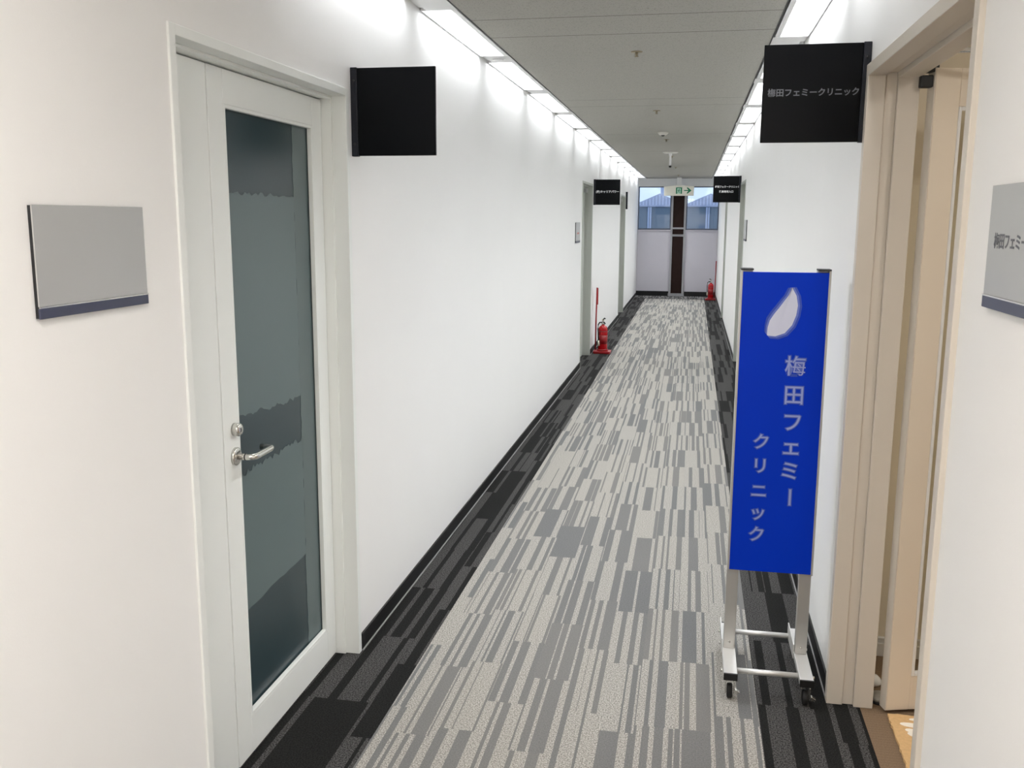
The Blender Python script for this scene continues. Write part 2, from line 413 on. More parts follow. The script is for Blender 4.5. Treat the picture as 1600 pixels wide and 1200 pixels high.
def plain_door(name, label, side, opening, frame_m, leaf_m, hinge_far=True, red=False):
    """closed door in a recess; side = +1 faces +x (left wall), -1 faces -x (right wall)"""
    a, c, z = opening; x = XL if side > 0 else XR
    d = thing(name, label, 'door', (x, 0, 0), kind='structure')
    depth = 0.148 if side > 0 else 0.123
    def bx(mb, u0, u1, *r):
        p, q = sorted((side * u0, side * u1)); return mb.box(p, q, *r)
    f = MB()
    bx(f, -depth, 0.006, a - 0.026, a + 0.001, 0, z + 0.024); bx(f, -depth, 0.006, c - 0.001, c + 0.026, 0, z + 0.024)
    bx(f, -depth, 0.006, a + 0.001, c - 0.001, z - 0.001, z + 0.024)
    bx(f, -depth, -0.045, a + 0.001, a + 0.01, 0, z - 0.001); bx(f, -depth, -0.045, c - 0.01, c - 0.001, 0, z - 0.001)
    bx(f, -depth, -0.045, a + 0.01, c - 0.01, z - 0.01, z - 0.001)
    f.build('frame', frame_m, d, bevel=0.0015)
    l = MB(); bx(l, -0.118, -0.082, a + 0.013, c - 0.013, 0.006, z - 0.013)
    l.build('leaf', leaf_m, d, bevel=0.002)
    k = MB(); bx(k, -0.0822, -0.045, c - 0.20, c - 0.08, z - 0.075, z - 0.03); k.build('closer', 'silver_plate', d, bevel=0.003)
    hy = a + 0.075
    h = MB().lathe([(0.0, 0.0), (0.026, 0.0), (0.026, 0.008), (0.0, 0.009)], axis='x').build('lever_handle', 'chrome', d, loc=(-0.082 * side, hy, 1.0))
    MB().tube([(side * u, v, 0) for u, v in ((0.006, 0), (0.045, 0), (0.055, 0.01), (0.057, 0.03), (0.057, 0.12))], 0.010, 10).build('lever', 'chrome', h)
    if red:
        MB().cyl((side * 0.052, 0.03, 0.0), (side * 0.052, 0.085, 0.0), 0.0155, 12).build('red_sleeve', 'red', h)
    return d
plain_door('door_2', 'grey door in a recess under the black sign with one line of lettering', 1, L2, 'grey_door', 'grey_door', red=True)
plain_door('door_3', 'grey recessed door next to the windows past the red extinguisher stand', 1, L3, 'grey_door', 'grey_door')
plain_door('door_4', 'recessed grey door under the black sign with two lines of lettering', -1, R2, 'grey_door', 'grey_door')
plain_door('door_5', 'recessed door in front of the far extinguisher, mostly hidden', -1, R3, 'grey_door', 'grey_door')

# the open doorway: tan frame and the leaf swung into the room
d6 = thing('door_6', 'open cream door with tall glass and warm grey frame behind the blue stand', 'door', (0, 0, 0), kind='structure')
ya, yb, zt = R1
f = MB()
for (s, e) in ((ya, -1), (yb, 1)):
    p, q = sorted((s - e * 0.010, s + e * 0.026)); f.box(XR - 0.012, XR + 0.040, p, q, 0, zt + 0.026)
    p, q = sorted((s - e * 0.002, s + e * 0.026)); f.box(XR + 0.040, XR + 0.074, p, q, 0, zt + 0.026)
    p, q = sorted((s - e * 0.018, s + e * 0.026)); f.box(XR + 0.074, XR + 0.135, p, q, 0, zt + 0.026)
f.box(XR - 0.012, XR + 0.040, ya + 0.010, yb - 0.010, zt - 0.010, zt + 0.026)
f.box(XR + 0.040, XR + 0.074, ya + 0.002, yb - 0.002, zt - 0.002, zt + 0.026)
f.box(XR + 0.074, XR + 0.135, ya + 0.018, yb - 0.018, zt - 0.018, zt + 0.026)
f.build('frame', 'tan_frame', d6, bevel=0.002)
LW = 0.78; g0x, g1x, gz0, gz1 = 0.078, 0.690, 0.130, 1.935
lt = zt + 0.004
lf = MB().box(0, g0x, 0, 0.040, 0.012, lt).box(g1x, LW, 0, 0.040, 0.012, lt)
lf.box(g0x, g1x, 0, 0.040, 0.012, gz0).box(g0x, g1x, 0, 0.040, gz1, lt)
leaf = lf.build('leaf', 'cream_door', d6, bevel=0.002)
leaf.location = (0.682, 3.048, 0); leaf.rotation_euler = (0, 0, math.radians(16.5))
MB().box(-0.003, 0.0, 0.001, 0.039, 0.012, lt).build('edge_strip', 'tan_frame', leaf)
MB().box(g0x, g1x, 0.016, 0.022, gz0, gz1).build('glass_pane', 'door_glass', leaf)
(MB().box(g0x, g0x + 0.010, -0.001, 0.016, gz0, gz1).box(g1x - 0.010, g1x, -0.001, 0.016, gz0, gz1)
 .box(g0x + 0.01, g1x - 0.01, -0.001, 0.016, gz0, gz0 + 0.012).box(g0x + 0.01, g1x - 0.01, -0.001, 0.016, gz1 - 0.012, gz1)).build('glazing_bead', 'white_paint', leaf, bevel=0.002)
MB().lathe([(0, 0.0), (0.022, 0.0), (0.024, -0.008), (0.018, -0.016), (0, -0.018)], axis='y', c=(0.735, 0, 0.96)).build('rosette', 'chrome', leaf)
pv = MB().box(0.640, 0.676, 3.052, 3.080, lt - 0.055, lt - 0.02).box(0.640, 0.690, 3.05, 3.084, lt - 0.012, lt + 0.010).build('top_pivot', 'dark_side', d6, bevel=0.003)
MB().lathe([(0.0, 0), (0.019, 0), (0.019, 0.02), (0.012, 0.027), (0, 0.027)], c=(0.672, 3.066, lt + 0.010)).build('pivot_cap', 'white_paint', pv)
ar = MB().tube([(0.690, 2.95, 2.075), (1.05, 2.95, 2.075)], 0.008, 12).build('closer_arm', 'chrome', d6)
MB().box(0.650, 0.696, 2.935, 2.965, 2.063, 2.086).build('arm_shoe', 'dark_side', ar, bevel=0.004)

# the room behind it
struct('wall_room_far', MB().box(XR + 0.125, 4.3, 3.50, 3.62, 0, 2.62), 'cream_wall', label='cream wall of the room beyond the open door', cat='wall')
struct('wall_room_side', MB().box(4.2, 4.3, 0.2, 3.50, 0, 2.62), 'cream_wall')
struct('wall_room_near', MB().box(XR + 0.125, 4.2, 0.2, 0.3, 0, 2.62), 'cream_wall')
struct('ceiling_room', MB().box(XR + 0.125, 4.3, 0.2, 3.62, 2.50, 2.62), 'white_paint')
bb = MB().box(XR + 0.127, 4.198, 3.485, 3.4995, 0.0, 0.045)
bb.box(XR + 0.127, 4.198, 3.482, 3.4995, 0.045, 0.052).box(XR + 0.127, 4.198, 3.488, 3.4995, 0.052, 0.066).box(XR + 0.127, 4.198, 3.484, 3.4995, 0.066, 0.074)
struct('baseboard_room', bb, 'white_paint', bevel=0.002, label='white moulded skirting in the room beyond the open door', cat='skirting')

# ------------------------------------------------------------------ light troughs along both walls
ORD = ['first', 'second', 'third', 'fourth', 'fifth', 'sixth', 'seventh', 'eighth', 'ninth', 'tenth', 'eleventh', 'twelfth', 'thirteenth', 'fourteenth']
def make_light(side, loc, label):
    """side +1: the wall lies on -x (left wall). local x=0 at the wall face, +x into the corridor (before mirroring)"""
    t = thing('trough_light', label, 'light', loc, group='linear trough lights above both corridor walls')
    LN = 1.14; W = TL - 0.006 - XL
    def X(mb, pts, y0, y1): return mb.prism([(side * u, v) for u, v in pts], 'y', y0, y1)
    sh = MB()
    X(sh, [(0.004, 0.001), (0.010, 0.001), (0.045, 0.13), (0.045, 0.17), (0.040, 0.17), (0.040, 0.131)], 0.004, LN - 0.004)       # sloping reflector by the wall
    X(sh, [(0.045, 0.165), (W - 0.006, 0.165), (W - 0.006, 0.17), (0.045, 0.17)], 0.004, LN - 0.004)                             # back
    X(sh, [(W - 0.012, 0.0), (W - 0.006, 0.0), (W - 0.006, 0.165), (W - 0.012, 0.165)], 0.004, LN - 0.004)
    sh.build('reflector', 'trough', t)
    X(MB(), [(W - 0.030, 0.0), (W - 0.012, 0.0), (W - 0.012, 0.012), (W - 0.030, 0.012)], 0.004, LN - 0.004).build('flange', 'white_paint', t, bevel=0.001)
    for y0 in (0.0, LN - 0.004):
        X(MB(), [(0.004, 0.0), (W - 0.006, 0.0), (W - 0.006, 0.17), (0.04, 0.17)], y0, y0 + 0.004).build('end_plate', 'trough', t)
    X(MB(), [(0.070, 0.075), (0.120, 0.075), (0.120, 0.100), (0.070, 0.100)], 0.02, LN - 0.02).build('lamp', 'lamp', t, bevel=0.006)
    # the luminaire's beam: an asymmetric strip thrown across the corridor
    la = bpy.data.lights.get('trough_beam')
    if la is None:
        la = bpy.data.lights.new('trough_beam', 'AREA'); la.shape = 'RECTANGLE'; la.size = 0.036; la.size_y = LN - 0.05
        la.energy = BEAM; la.color = (0.97, 0.985, 1.0); la.spread = math.radians(92)
    lo = bpy.data.objects.new('beam', la); COL.objects.link(lo); lo.parent = t
    lo.location = (side * 0.114, LN / 2, 0.006); lo.rotation_euler = (0, -side * math.radians(32), 0)
    return t
BEAM = 3.7
P, LN = 1.35, 1.14
def blocks(side, starts, n0):
    x0, x1 = (XL + 0.001, TL - 0.006) if side > 0 else (TR + 0.006, XR - 0.001)
    ys = [YB] + [s + LN + 0.001 for s in starts]; ye = [s - 0.001 for s in starts] + [YE]
    n = n0
    for a, c in zip(ys, ye):
        mb = MB()
        xa, xb = (x0 + 0.030, x1) if side > 0 else (x0, x1 - 0.030)
        mb.box(xa, xb, a, c, CZ - 0.001, CZ + 0.13)
        if side > 0: mb.box(x0, xa, a, c, CZ + 0.012, CZ + 0.05)
        else: mb.box(xb, x1, a, c, CZ + 0.012, CZ + 0.05)
        struct('trim_%d' % n, mb, 'white_paint'); n += 1
    return n
SL = [4.035 + P * k for k in range(-1, 12)]
SR = [5.080 + P * k for k in range(-2, 11)]
nt = blocks(1, SL, 10); nt = blocks(-1, SR, nt)
pl = make_light(1, (XL, SL[0], CZ), '')
pr = make_light(-1, (XR, SR[0], CZ), '')
for side, src, S, wl in ((1, pl, SL, 'above the glass-door wall'), (-1, pr, SR, 'above the open-door wall')):
    for k, y in enumerate(S):
        lab = 'white recessed linear light %s, %s from the near end' % (wl, ORD[k])
        if k == 0: src['label'] = lab
        else: dup(src, (XL if side > 0 else XR, y, CZ), lab)

# unseen warm panels added to fill the near corridor, and the room's lamps
def panel_light(loc, label):
    t = thing('ceiling_panel_light', label, 'light', loc)
    (MB().box(-0.32, 0.32, -0.32, -0.30, -0.012, 0).box(-0.32, 0.32, 0.30, 0.32, -0.012, 0).box(-0.32, -0.30, -0.30, 0.30, -0.012, 0).box(0.30, 0.32, -0.30, 0.30, -0.012, 0)).build('trim_ring', 'white_paint', t)
    MB().box(-0.30, 0.30, -0.30, 0.30, -0.008, -0.001).build('diffuser', 'fill_lamp', t)
def downlight(loc, label, m, r):
    t = thing('ceiling_downlight', label, 'light', loc)
    MB().lathe([(r, -0.012), (r + 0.02, -0.010), (r + 0.02, 0.0), (r, 0.0), (r, -0.012)], n=32).build('trim_ring', 'white_paint', t)
    MB().lathe([(0.0, -0.010), (r - 0.002, -0.010), (r - 0.002, -0.002), (0.0, -0.002)], n=32).build('lens', m, t)
panel_light((-0.33, 0.35, CZ), 'unseen square warm fill panel added to the corridor ceiling over the silver plate')
panel_light((-0.33, -1.4, CZ), 'unseen square warm fill panel added to the corridor ceiling behind the viewer')
downlight((1.45, 1.95, 2.50), 'warm round lamp on the ceiling of the room just inside the open door', 'room_lamp', 0.20)
downlight((2.30, 3.05, 2.50), 'added unseen warm round lamp on the ceiling of the room close to its cream wall', 'room_lamp', 0.20)  # second room lamp, added to brighten the wall behind the leaf

# ------------------------------------------------------------------ ceiling fittings
def sprinkler(loc, label):
    t = thing('sprinkler', label, 'sprinkler', loc, group='sprinkler heads along the ceiling centre line')
    MB().lathe([(0.0, -0.004), (0.028, -0.004), (0.031, -0.002), (0.031, 0.0), (0.0, 0.0)]).build('rosette', 'sprinkler', t)
    MB().lathe([(0.0, -0.022), (0.003, -0.022), (0.006, -0.004), (0.0, -0.004)], n=12).box(-0.008, -0.006, -0.0015, 0.0015, -0.024, -0.004).box(0.006, 0.008, -0.0015, 0.0015, -0.024, -0.004).build('frame', 'sprinkler', t)
    MB().lathe([(0.0, -0.026), (0.010, -0.026), (0.010, -0.024), (0.0, -0.024)], n=16).build('deflector', 'sprinkler', t)
    return t
SY = [5.16, 7.88, 10.65, 13.39, 16.1, 18.92]
sp = sprinkler((-0.325, SY[0], CZ), 'first sprinkler head on the corridor ceiling, nearest the blank black sign')
for k, y in enumerate(SY[1:]):
    dup(sp, (-0.325, y, CZ), '%s sprinkler head from the near end of the corridor ceiling' % ORD[k + 1])
t = thing('smoke_detector', 'round ceiling detector with dark lens between second and third sprinkler', 'detector', (-0.334, 9.8, CZ))
MB().lathe([(0.0, -0.030), (0.03, -0.028), (0.052, -0.012), (0.055, 0.0), (0.0, 0.0)], n=28).build('body', 'brass_white', t)
MB().lathe([(0.0, -0.040), (0.015, -0.036), (0.022, -0.028), (0.0, -0.026)], n=20).build('lens', 'dark_lens', t)
t = thing('ceiling_rod', 'white rod fitting hanging from a ceiling plate, in front of the exit sign', 'fitting', (-0.327, 12.64, CZ))  # unidentified hanging rod, built by outline and colour
MB().lathe([(0.0, -0.012), (0.085, -0.012), (0.10, -0.004), (0.10, 0.0), (0.0, 0.0)], n=28).build('ceiling_plate', 'brass_white', t)
MB().lathe([(0.0, -0.17), (0.014, -0.17), (0.014, -0.045), (0.022, -0.035), (0.022, -0.010), (0.0, -0.010)], n=20).build('rod', 'white_paint', t)
MB().lathe([(0.0, -0.195), (0.012, -0.193), (0.018, -0.18), (0.018, -0.168), (0.0, -0.166)], n=20).build('rod_head', 'dark_lens', t)
t = thing('dark_slot', 'small dark oval recess in the trough cover between the lights over the blank black sign', 'fitting', (-1.085, 5.27, CZ - 0.001))  # small dark oval slot of unknown use
mb = MB(); mb.ring_loft([[(0.042 * math.cos(a) * q, 0.020 * math.sin(a) * q, z) for a in [2 * PI * i / 28 for i in range(28)]] for q, z in ((1.0, -0.0005), (1.0, -0.003), (0.82, -0.003), (0.80, -0.0015))]); mb.build('rim', 'white_paint', t)
mb = MB(); mb.ring_loft([[(0.034 * math.cos(a), 0.015 * math.sin(a), z) for a in [2 * PI * i / 28 for i in range(28)]] for z in (-0.0015, -0.0035)]); mb.build('slot', 'dark_lens', t)

# ------------------------------------------------------------------ black projecting signs
def flag_sign(wallx, y, z0, side, label, size=0.300):
    """side +1 sticks out to +x from the left wall"""
    t = thing('hanging_sign', label, 'sign', (wallx, y, z0), group='black square signs sticking out from the walls')
    def bx(mb, u0, u1, *r):
        p, q = sorted((side * u0, side * u1)); return mb.box(p, q, *r)
    bx(MB(), 0.024, size, -0.006, 0.006, 0, 0.292).build('panel', 'black_sign', t, bevel=0.0015)
    bx(MB(), 0.0005, 0.024, -0.010, 0.010, -0.002, 0.294).build('wall_bracket', 'black_edge', t, bevel=0.002)
    for z in (0.04, 0.25):
        c = side * 0.012
        MB().lathe([(0.0, 0.0), (0.004, 0.0), (0.004, 0.002), (0.0, 0.003)], axis='y', c=(c, -0.0128, z), n=10).build('screw', 'dark_side', t)
    return t
F = '梅田フェミークリニック'
flag_sign(XL, 3.19, 1.814, 1, 'blank black square sign beside the grey glass door')
t = flag_sign(XR, 3.125, 1.840, -1, 'black square sign with one dim line of lettering beside the open door', 0.315)
pn = [c for c in t.children if c.name.startswith('panel')][0]
text('lettering', F, 'gtex2', pn, 0.0248, (-0.300, -0.0062, 0.148), offset=0.0009, ext=0.0001)
text('lettering', F, 'gtex1', pn, 0.0248, (-0.300, -0.0064, 0.148), ext=0.0002)
t = flag_sign(XL, 11.28, 1.775, 1, 'black square sign with one bright line of lettering by the extinguisher stand', 0.312)
pn = [c for c in t.children if c.name.startswith('panel')][0]
text('lettering', '(株)キャリアパワー', 'sign_white', pn, 0.0315, (0.028, -0.0068, 0.150), offset=0.0006)
t = flag_sign(XR, 11.09, 1.802, -1, 'black square sign with two bright lines of lettering near the exit sign', 0.306)
pn = [c for c in t.children if c.name.startswith('panel')][0]
text('lettering', F, 'sign_white', pn, 0.0248, (-0.288, -0.0068, 0.172), offset=0.0006)
text('lettering', '職員専用入口', 'sign_white', pn, 0.0262, (-0.240, -0.0068, 0.118), offset=0.0007)
t = thing('sign_bracket', 'narrow black upright bracket high on the wall beside the recessed door next to the windows', 'bracket', (XL, 16.66, 1.785))
MB().box(0.0005, 0.035, -0.014, 0.014, 0, 0.295).build('bar', 'black_edge', t, bevel=0.003)
for z in (0.05, 0.245): MB().lathe([(0.0, 0.0), (0.005, 0.0), (0.005, 0.002), (0.0, 0.003)], axis='y', c=(0.018, -0.017, z), n=10).build('screw', 'dark_side', t)

# ------------------------------------------------------------------ silver name plates
def plate(wallx, y0, z0, side, label, w=0.350, h=0.206):
    t = thing('name_sign', label, 'plate', (wallx, y0, z0), group='silver name plates beside the doors')
    def bx(mb, u0, u1, *r):
        p, q = sorted((side * u0, side * u1)); return mb.box(p, q, *r)
    bx(MB(), 0.0005, 0.007, 0.001, w - 0.001, 0.001, h - 0.001).build('backing', 'dark_side', t)
    bx(MB(), 0.007, 0.010, 0, w, 0.022, h).build('face', 'silver_plate', t, bevel=0.001)
    bx(MB(), 0.007, 0.0115, 0, w, 0.0, 0.0195).build('strip', 'navy', t, bevel=0.001)
    bx(MB(), 0.009, 0.0118, 0, w, 0.0195, 0.022).build('bead', 'chrome', t)
    return t
plate(XL, 1.516, 1.416, 1, 'blank silver plate with navy lower strip beside the grey glass door')
t = plate(XR, 1.414, 1.455, -1, 'silver plate with dark lettering at the edge of the open doorway')
fc = [c for c in t.children if c.name.startswith('face')][0]
text('lettering', F, 'dtex2', fc, 0.027, (-0.0103, 0.315, 0.112), (PI / 2, 0, -PI / 2), offset=0.001, ext=0.0001)
text('lettering', F, 'dtex', fc, 0.027, (-0.0105, 0.315, 0.112), (PI / 2, 0, -PI / 2), offset=0.0004, ext=0.0002)
t = plate(XL, 9.555, 1.368, 1, 'small silver plate with reddish print on the wall before the one-line black sign')
MB().box(0.0101, 0.0104, 0.08, 0.27, 0.088, 0.104).build('print', mat('faded_red_print', rgb(190, 120, 110), 0.5), t)
plate(XR, 9.48, 1.402, -1, 'small silver plate on the wall before the two-line black sign')

# ------------------------------------------------------------------ blue stand sign on casters
st = thing('sign_stand', 'tall blue sign on a wheeled aluminium stand with pale vertical lettering', 'sign', (0.302, 3.24, 0))
PW = 0.1425
pn = MB().box(-PW + 0.006, PW - 0.006, -0.040, -0.022, 0.405, 1.434).build('panel', 'blue', st, bevel=0.001)
for s in (-1, 1):
    x = s * (PW - 0.003)
    MB().box(x - 0.0035, x + 0.0035, -0.0415, -0.012, 0.402, 1.440).build('panel_rail', 'alu', st, bevel=0.001)
    po = MB().box(s * 0.1225 - 0.020, s * 0.1225 + 0.020, -0.012, 0.014, 0.100, 1.440).build('post', 'alu', st, bevel=0.0015)
    MB().box(s * 0.1225 - 0.0205, s * 0.1225 + 0.0205, -0.0418, 0.0145, 1.440, 1.4455).build('post_cap', 'dark_side', po, bevel=0.001)
    MB().lathe([(0, 0), (0.004, 0), (0.004, -0.0025), (0, -0.003)], axis='y', c=(s * 0.1225, -0.012, 0.125), n=10).build('screw', 'chrome', po)
    ft = MB()
    x0, x1 = s * 0.1235 - 0.0225, s * 0.1235 + 0.0225
    ft.prism([(-0.205, 0.078), (0.205, 0.078), (0.205, 0.100), (-0.205, 0.100)], 'x', x0, x1)
    ft = ft.build('foot', 'alu_foot', st, bevel=0.002)
    MB().box(x0 - 0.0005, x1 + 0.0005, -0.212, -0.204, 0.0765, 0.1005).build('end_cap', 'black_plastic', ft, bevel=0.001)
    MB().box(x0 - 0.0005, x1 + 0.0005, 0.204, 0.212, 0.0765, 0.1005).build('end_cap', 'black_plastic', ft, bevel=0.001)
    xb = x0 - 0.003 if s < 0 else x0 - 0.003
    br = MB().box(xb, xb + 0.004, 0.0, 0.19, 0.076, 0.128)
    br.build('side_plate', 'alu_foot', st, bevel=0.001)
    for yy in (-0.165, 0.05, 0.15):
        MB().lathe([(0, -0.006), (0.006, -0.006), (0.007, 0.0), (0, 0.0)] if s < 0 else [(0, 0.0), (0.007, 0.0), (0.006, 0.006), (0, 0.006)], axis='x', c=(x0 - 0.0025 if s < 0 else x1, yy, 0.090), n=12).build('bolt', 'chrome', ft)
    for yy, d in ((-0.165, -1), (0.165, 1)):
        c = thing('caster', None, None, (s * 0.1235, yy, 0)); c.parent = st
        MB().lathe([(0.0, -0.009), (0.022, -0.009), (0.025, -0.006), (0.025, 0.006), (0.022, 0.009), (0.0, 0.009)], axis='x', c=(0, 0.012 * d, 0.025), n=24).build('wheel', 'rubber', c)
        (MB().box(-0.016, -0.0125, 0.012 * d - 0.011, 0.012 * d + 0.011, 0.018, 0.062).box(0.0125, 0.016, 0.012 * d - 0.011, 0.012 * d + 0.011, 0.018, 0.062)
         .box(-0.016, 0.016, -0.014, 0.014, 0.062, 0.0775)).build('fork', 'chrome', c, bevel=0.001)
        MB().prism([(0.018, 0.020), (0.030, 0.020), (0.034, 0.026), (0.022, 0.034), (0.018, 0.034)], 'y', -0.028 if d < 0 else 0.012, -0.012 if d < 0 else 0.028).build('brake_pedal', 'chrome', c, bevel=0.001)
for yy in (-0.150, 0.165):
    MB().cyl((-0.101, yy, 0.086), (0.101, yy, 0.086), 0.0095, 18).build('crossbar', 'alu_foot', st)
# lettering: symbol on top, two upright columns
YF = -0.0403
def glyphs(chars, x, zs, size):
    for ch, z in zip(chars, zs):
        for k, (m, off) in enumerate((('tex3', 0.0042), ('tex2', 0.0018), ('tex1', 0.0))):
            text('lettering', ch, m, pn, size, (x, YF - 0.0003 * (k + 1), z), (PI / 2, PI / 2 if ch == 'ー' else 0, 0), offset=off, ext=0.0001, align='CENTER')
def zz(v): return 1.434 - (v - 424) / (891 - 424) * (1.434 - 0.405)
glyphs('梅田フェミー', 0.047, [zz(v) for v in (566, 610, 652, 690, 728, 768)], 0.070)
glyphs('クリニック', -0.050, [zz(v) for v in (684, 722, 762, 797, 832)], 0.058)
def crescent(grow, dy, m):
    # a curved drop: thin at the top, fat and tipped to one side below
    axis = [(1238, 446, 2), (1239, 458, 8), (1237, 470, 13), (1233, 482, 16), (1227, 494, 18), (1219, 505, 17), (1211, 513, 11), (1205, 518, 3)]
    P2 = [((u - 1227.5) / 458.0, zz(v), w / 458.0 + grow) for u, v, w in axis]
    le, ri = [], []
    for i, (x, z, w) in enumerate(P2):
        a, b = P2[max(i - 1, 0)], P2[min(i + 1, len(P2) - 1)]
        d = Vector((b[0] - a[0], b[1] - a[1])).normalized()
        le.append((x - d.y * w, z + d.x * w)); ri.append((x + d.y * w, z - d.x * w))
    MB().prism(le + list(reversed(ri)), 'y', YF - dy, YF - dy + 0.0002).build('emblem', m, pn)
crescent(0.009, 0.0003, 'tex3'); crescent(0.002, 0.0006, 'tex2'); crescent(-0.005, 0.0009, 'logo1')

# ------------------------------------------------------------------ fire extinguishers on their stands
def make_stand(loc, label):
    t = thing('extinguisher_stand', label, 'stand', loc, group='red extinguisher stands')
    MB().prism([(-0.095, -0.10), (0.095, -0.10), (0.105, -0.07), (0.105, 0.09), (-0.105, 0.09), (-0.105, -0.07)], 'z', 0.0, 0.030).build('tray', 'dark_red', t, bevel=0.006)
    MB().lathe([(0.062, 0.030), (0.070, 0.030), (0.070, 0.050), (0.062, 0.050), (0.062, 0.030)], n=28).build('collar', 'dark_red', t)
    MB().tube([(-0.090, 0.06, 0.02), (-0.088, 0.062, 0.4), (-0.082, 0.062, 0.79)], 0.009, 12).build('pole', 'dark_red', t)
    MB().box(-0.074, -0.068, 0.028, 0.096, 0.585, 0.785).build('notice_plate', 'red', t, bevel=0.002)
    return t
def make_ext(loc, label, rot=0.0):
    t = thing('fire_extinguisher', label, 'fire extinguisher', loc, rot, group='red fire extinguishers')
    bd = MB().lathe([(0.0, 0.0), (0.050, 0.0), (0.056, 0.008), (0.056, 0.255), (0.053, 0.275), (0.042, 0.294), (0.025, 0.306), (0.018, 0.310), (0.018, 0.320), (0.0, 0.320)], n=32).build('cylinder_body', 'red', t)
    MB().lathe([(0.0563, 0.085), (0.0566, 0.085), (0.0566, 0.19), (0.0563, 0.19), (0.0563, 0.085)], n=32).build('label', 'dark_red', bd)
    MB().lathe([(0.0575, 0.232), (0.0585, 0.232), (0.0585, 0.244), (0.0575, 0.244), (0.0575, 0.232)], n=32).build('strap', 'dark_red', t)
    MB().lathe([(0.0, 0.318), (0.020, 0.318), (0.020, 0.335), (0.014, 0.342), (0.014, 0.365), (0.0, 0.365)], n=20).build('valve', 'chrome', t)
    MB().tube([(0.0, -0.005, 0.355), (0.0, -0.05, 0.350), (0.0, -0.09, 0.338)], 0.008, 10).build('carry_handle', 'black_plastic', t)
    MB().tube([(0.0, 0.015, 0.365), (0.0, -0.02, 0.385), (0.0, -0.06, 0.400), (0.0, -0.085, 0.398)], 0.008, 10).build('squeeze_lever', 'black_plastic', t)
    MB().cyl((-0.012, 0.004, 0.372), (0.012, 0.004, 0.372), 0.013, 12).build('safety_pin', 'label', t)
    hs = MB().tube([(-0.014, 0.0, 0.345), (-0.045, -0.01, 0.345), (-0.066, -0.020, 0.32), (-0.070, -0.026, 0.27), (-0.066, -0.030, 0.20), (-0.062, -0.034, 0.13)], 0.008, 12).build('hose', 'black_plastic', t)
    MB().cyl((-0.062, -0.034, 0.13), (-0.060, -0.036, 0.065), 0.009, 12, 0.013).build('nozzle', 'label', hs)
    return t
make_stand((-1.040, 11.385, 0), 'red stand with leaning sign pole against the glass-door wall')
make_ext((-1.035, 11.385, 0.0305), 'red fire extinguisher on the stand by the black sign with one line', 0.35)
s2 = make_stand((0.392, 19.62, 0), 'red stand with thin pole at the far end by the end window')
for c in s2.children:
    if c.name.startswith(('pole', 'notice_plate')): c.location.x = 0.172 if c.name.startswith('pole') else 0.152
make_ext((0.392, 19.62, 0.0305), 'red fire extinguisher on the far stand below the end windows', -0.4)

# ------------------------------------------------------------------ exit sign in front of the end windows
ex = thing('exit_sign', 'white exit direction sign with green doorway symbol and arrow', 'sign', (-0.322, 20.06, 2.098))
W = 0.306
top = [(W - 2 * W * i / 16, 0.188 + 0.022 * math.sin(PI * i / 16)) for i in range(17)]
MB().prism([(-W + 0.004, 0.0), (W - 0.004, 0.0)] + top, 'y', -0.035, 0.035).build('housing', 'exit_white', ex, bevel=0.005)
MB().box(-0.05, 0.05, -0.012, 0.012, 0.20, CZ - 2.098 - 0.0005).build('ceiling_bracket', 'white_paint', ex, bevel=0.002)
def ep(pts, m, name, dy=0.0): MB().prism(pts, 'y', -0.0362 - dy, -0.0352 - dy).build(name, m, ex)
ep([(-0.062, 0.040), (0.062, 0.040), (0.062, 0.168), (-0.062, 0.168)], 'exit_green', 'doorway_symbol')
ep([(-0.036, 0.040), (0.036, 0.040), (0.036, 0.152), (-0.036, 0.152)], 'exit_pale', 'doorway_symbol', 0.0012)
man = MB()
man.lathe([(0, -0.0386), (0.010, -0.0386), (0.010, -0.0376), (0, -0.0376)], axis='y', c=(0.004, 0, 0.134), n=14)
for pts in ([(-0.010, 0.120), (0.008, 0.122), (0.004, 0.088), (-0.012, 0.086)], [(-0.012, 0.090), (0.004, 0.090), (0.020, 0.068), (0.016, 0.046), (0.009, 0.048), (0.011, 0.066)],
            [(-0.012, 0.088), (-0.004, 0.084), (-0.014, 0.062), (-0.032, 0.056), (-0.032, 0.063), (-0.019, 0.068)], [(0.006, 0.120), (0.022, 0.104), (0.030, 0.108), (0.028, 0.100), (0.021, 0.096), (0.004, 0.110)],
            [(-0.010, 0.120), (-0.028, 0.110), (-0.032, 0.094), (-0.026, 0.094), (-0.022, 0.106), (-0.009, 0.112)]):
    man.prism(pts, 'y', -0.0386, -0.0376)
man.build('running_figure', 'exit_green', ex)
A = 0.185
ep([(A - 0.082, 0.096), (A + 0.005, 0.096), (A - 0.024, 0.062), (A - 0.024, 0.044), (A - 0.008, 0.044), (A + 0.068, 0.106), (A - 0.008, 0.168), (A - 0.024, 0.168), (A - 0.024, 0.150), (A + 0.005, 0.116), (A - 0.082, 0.116)], 'exit_green', 'arrow')

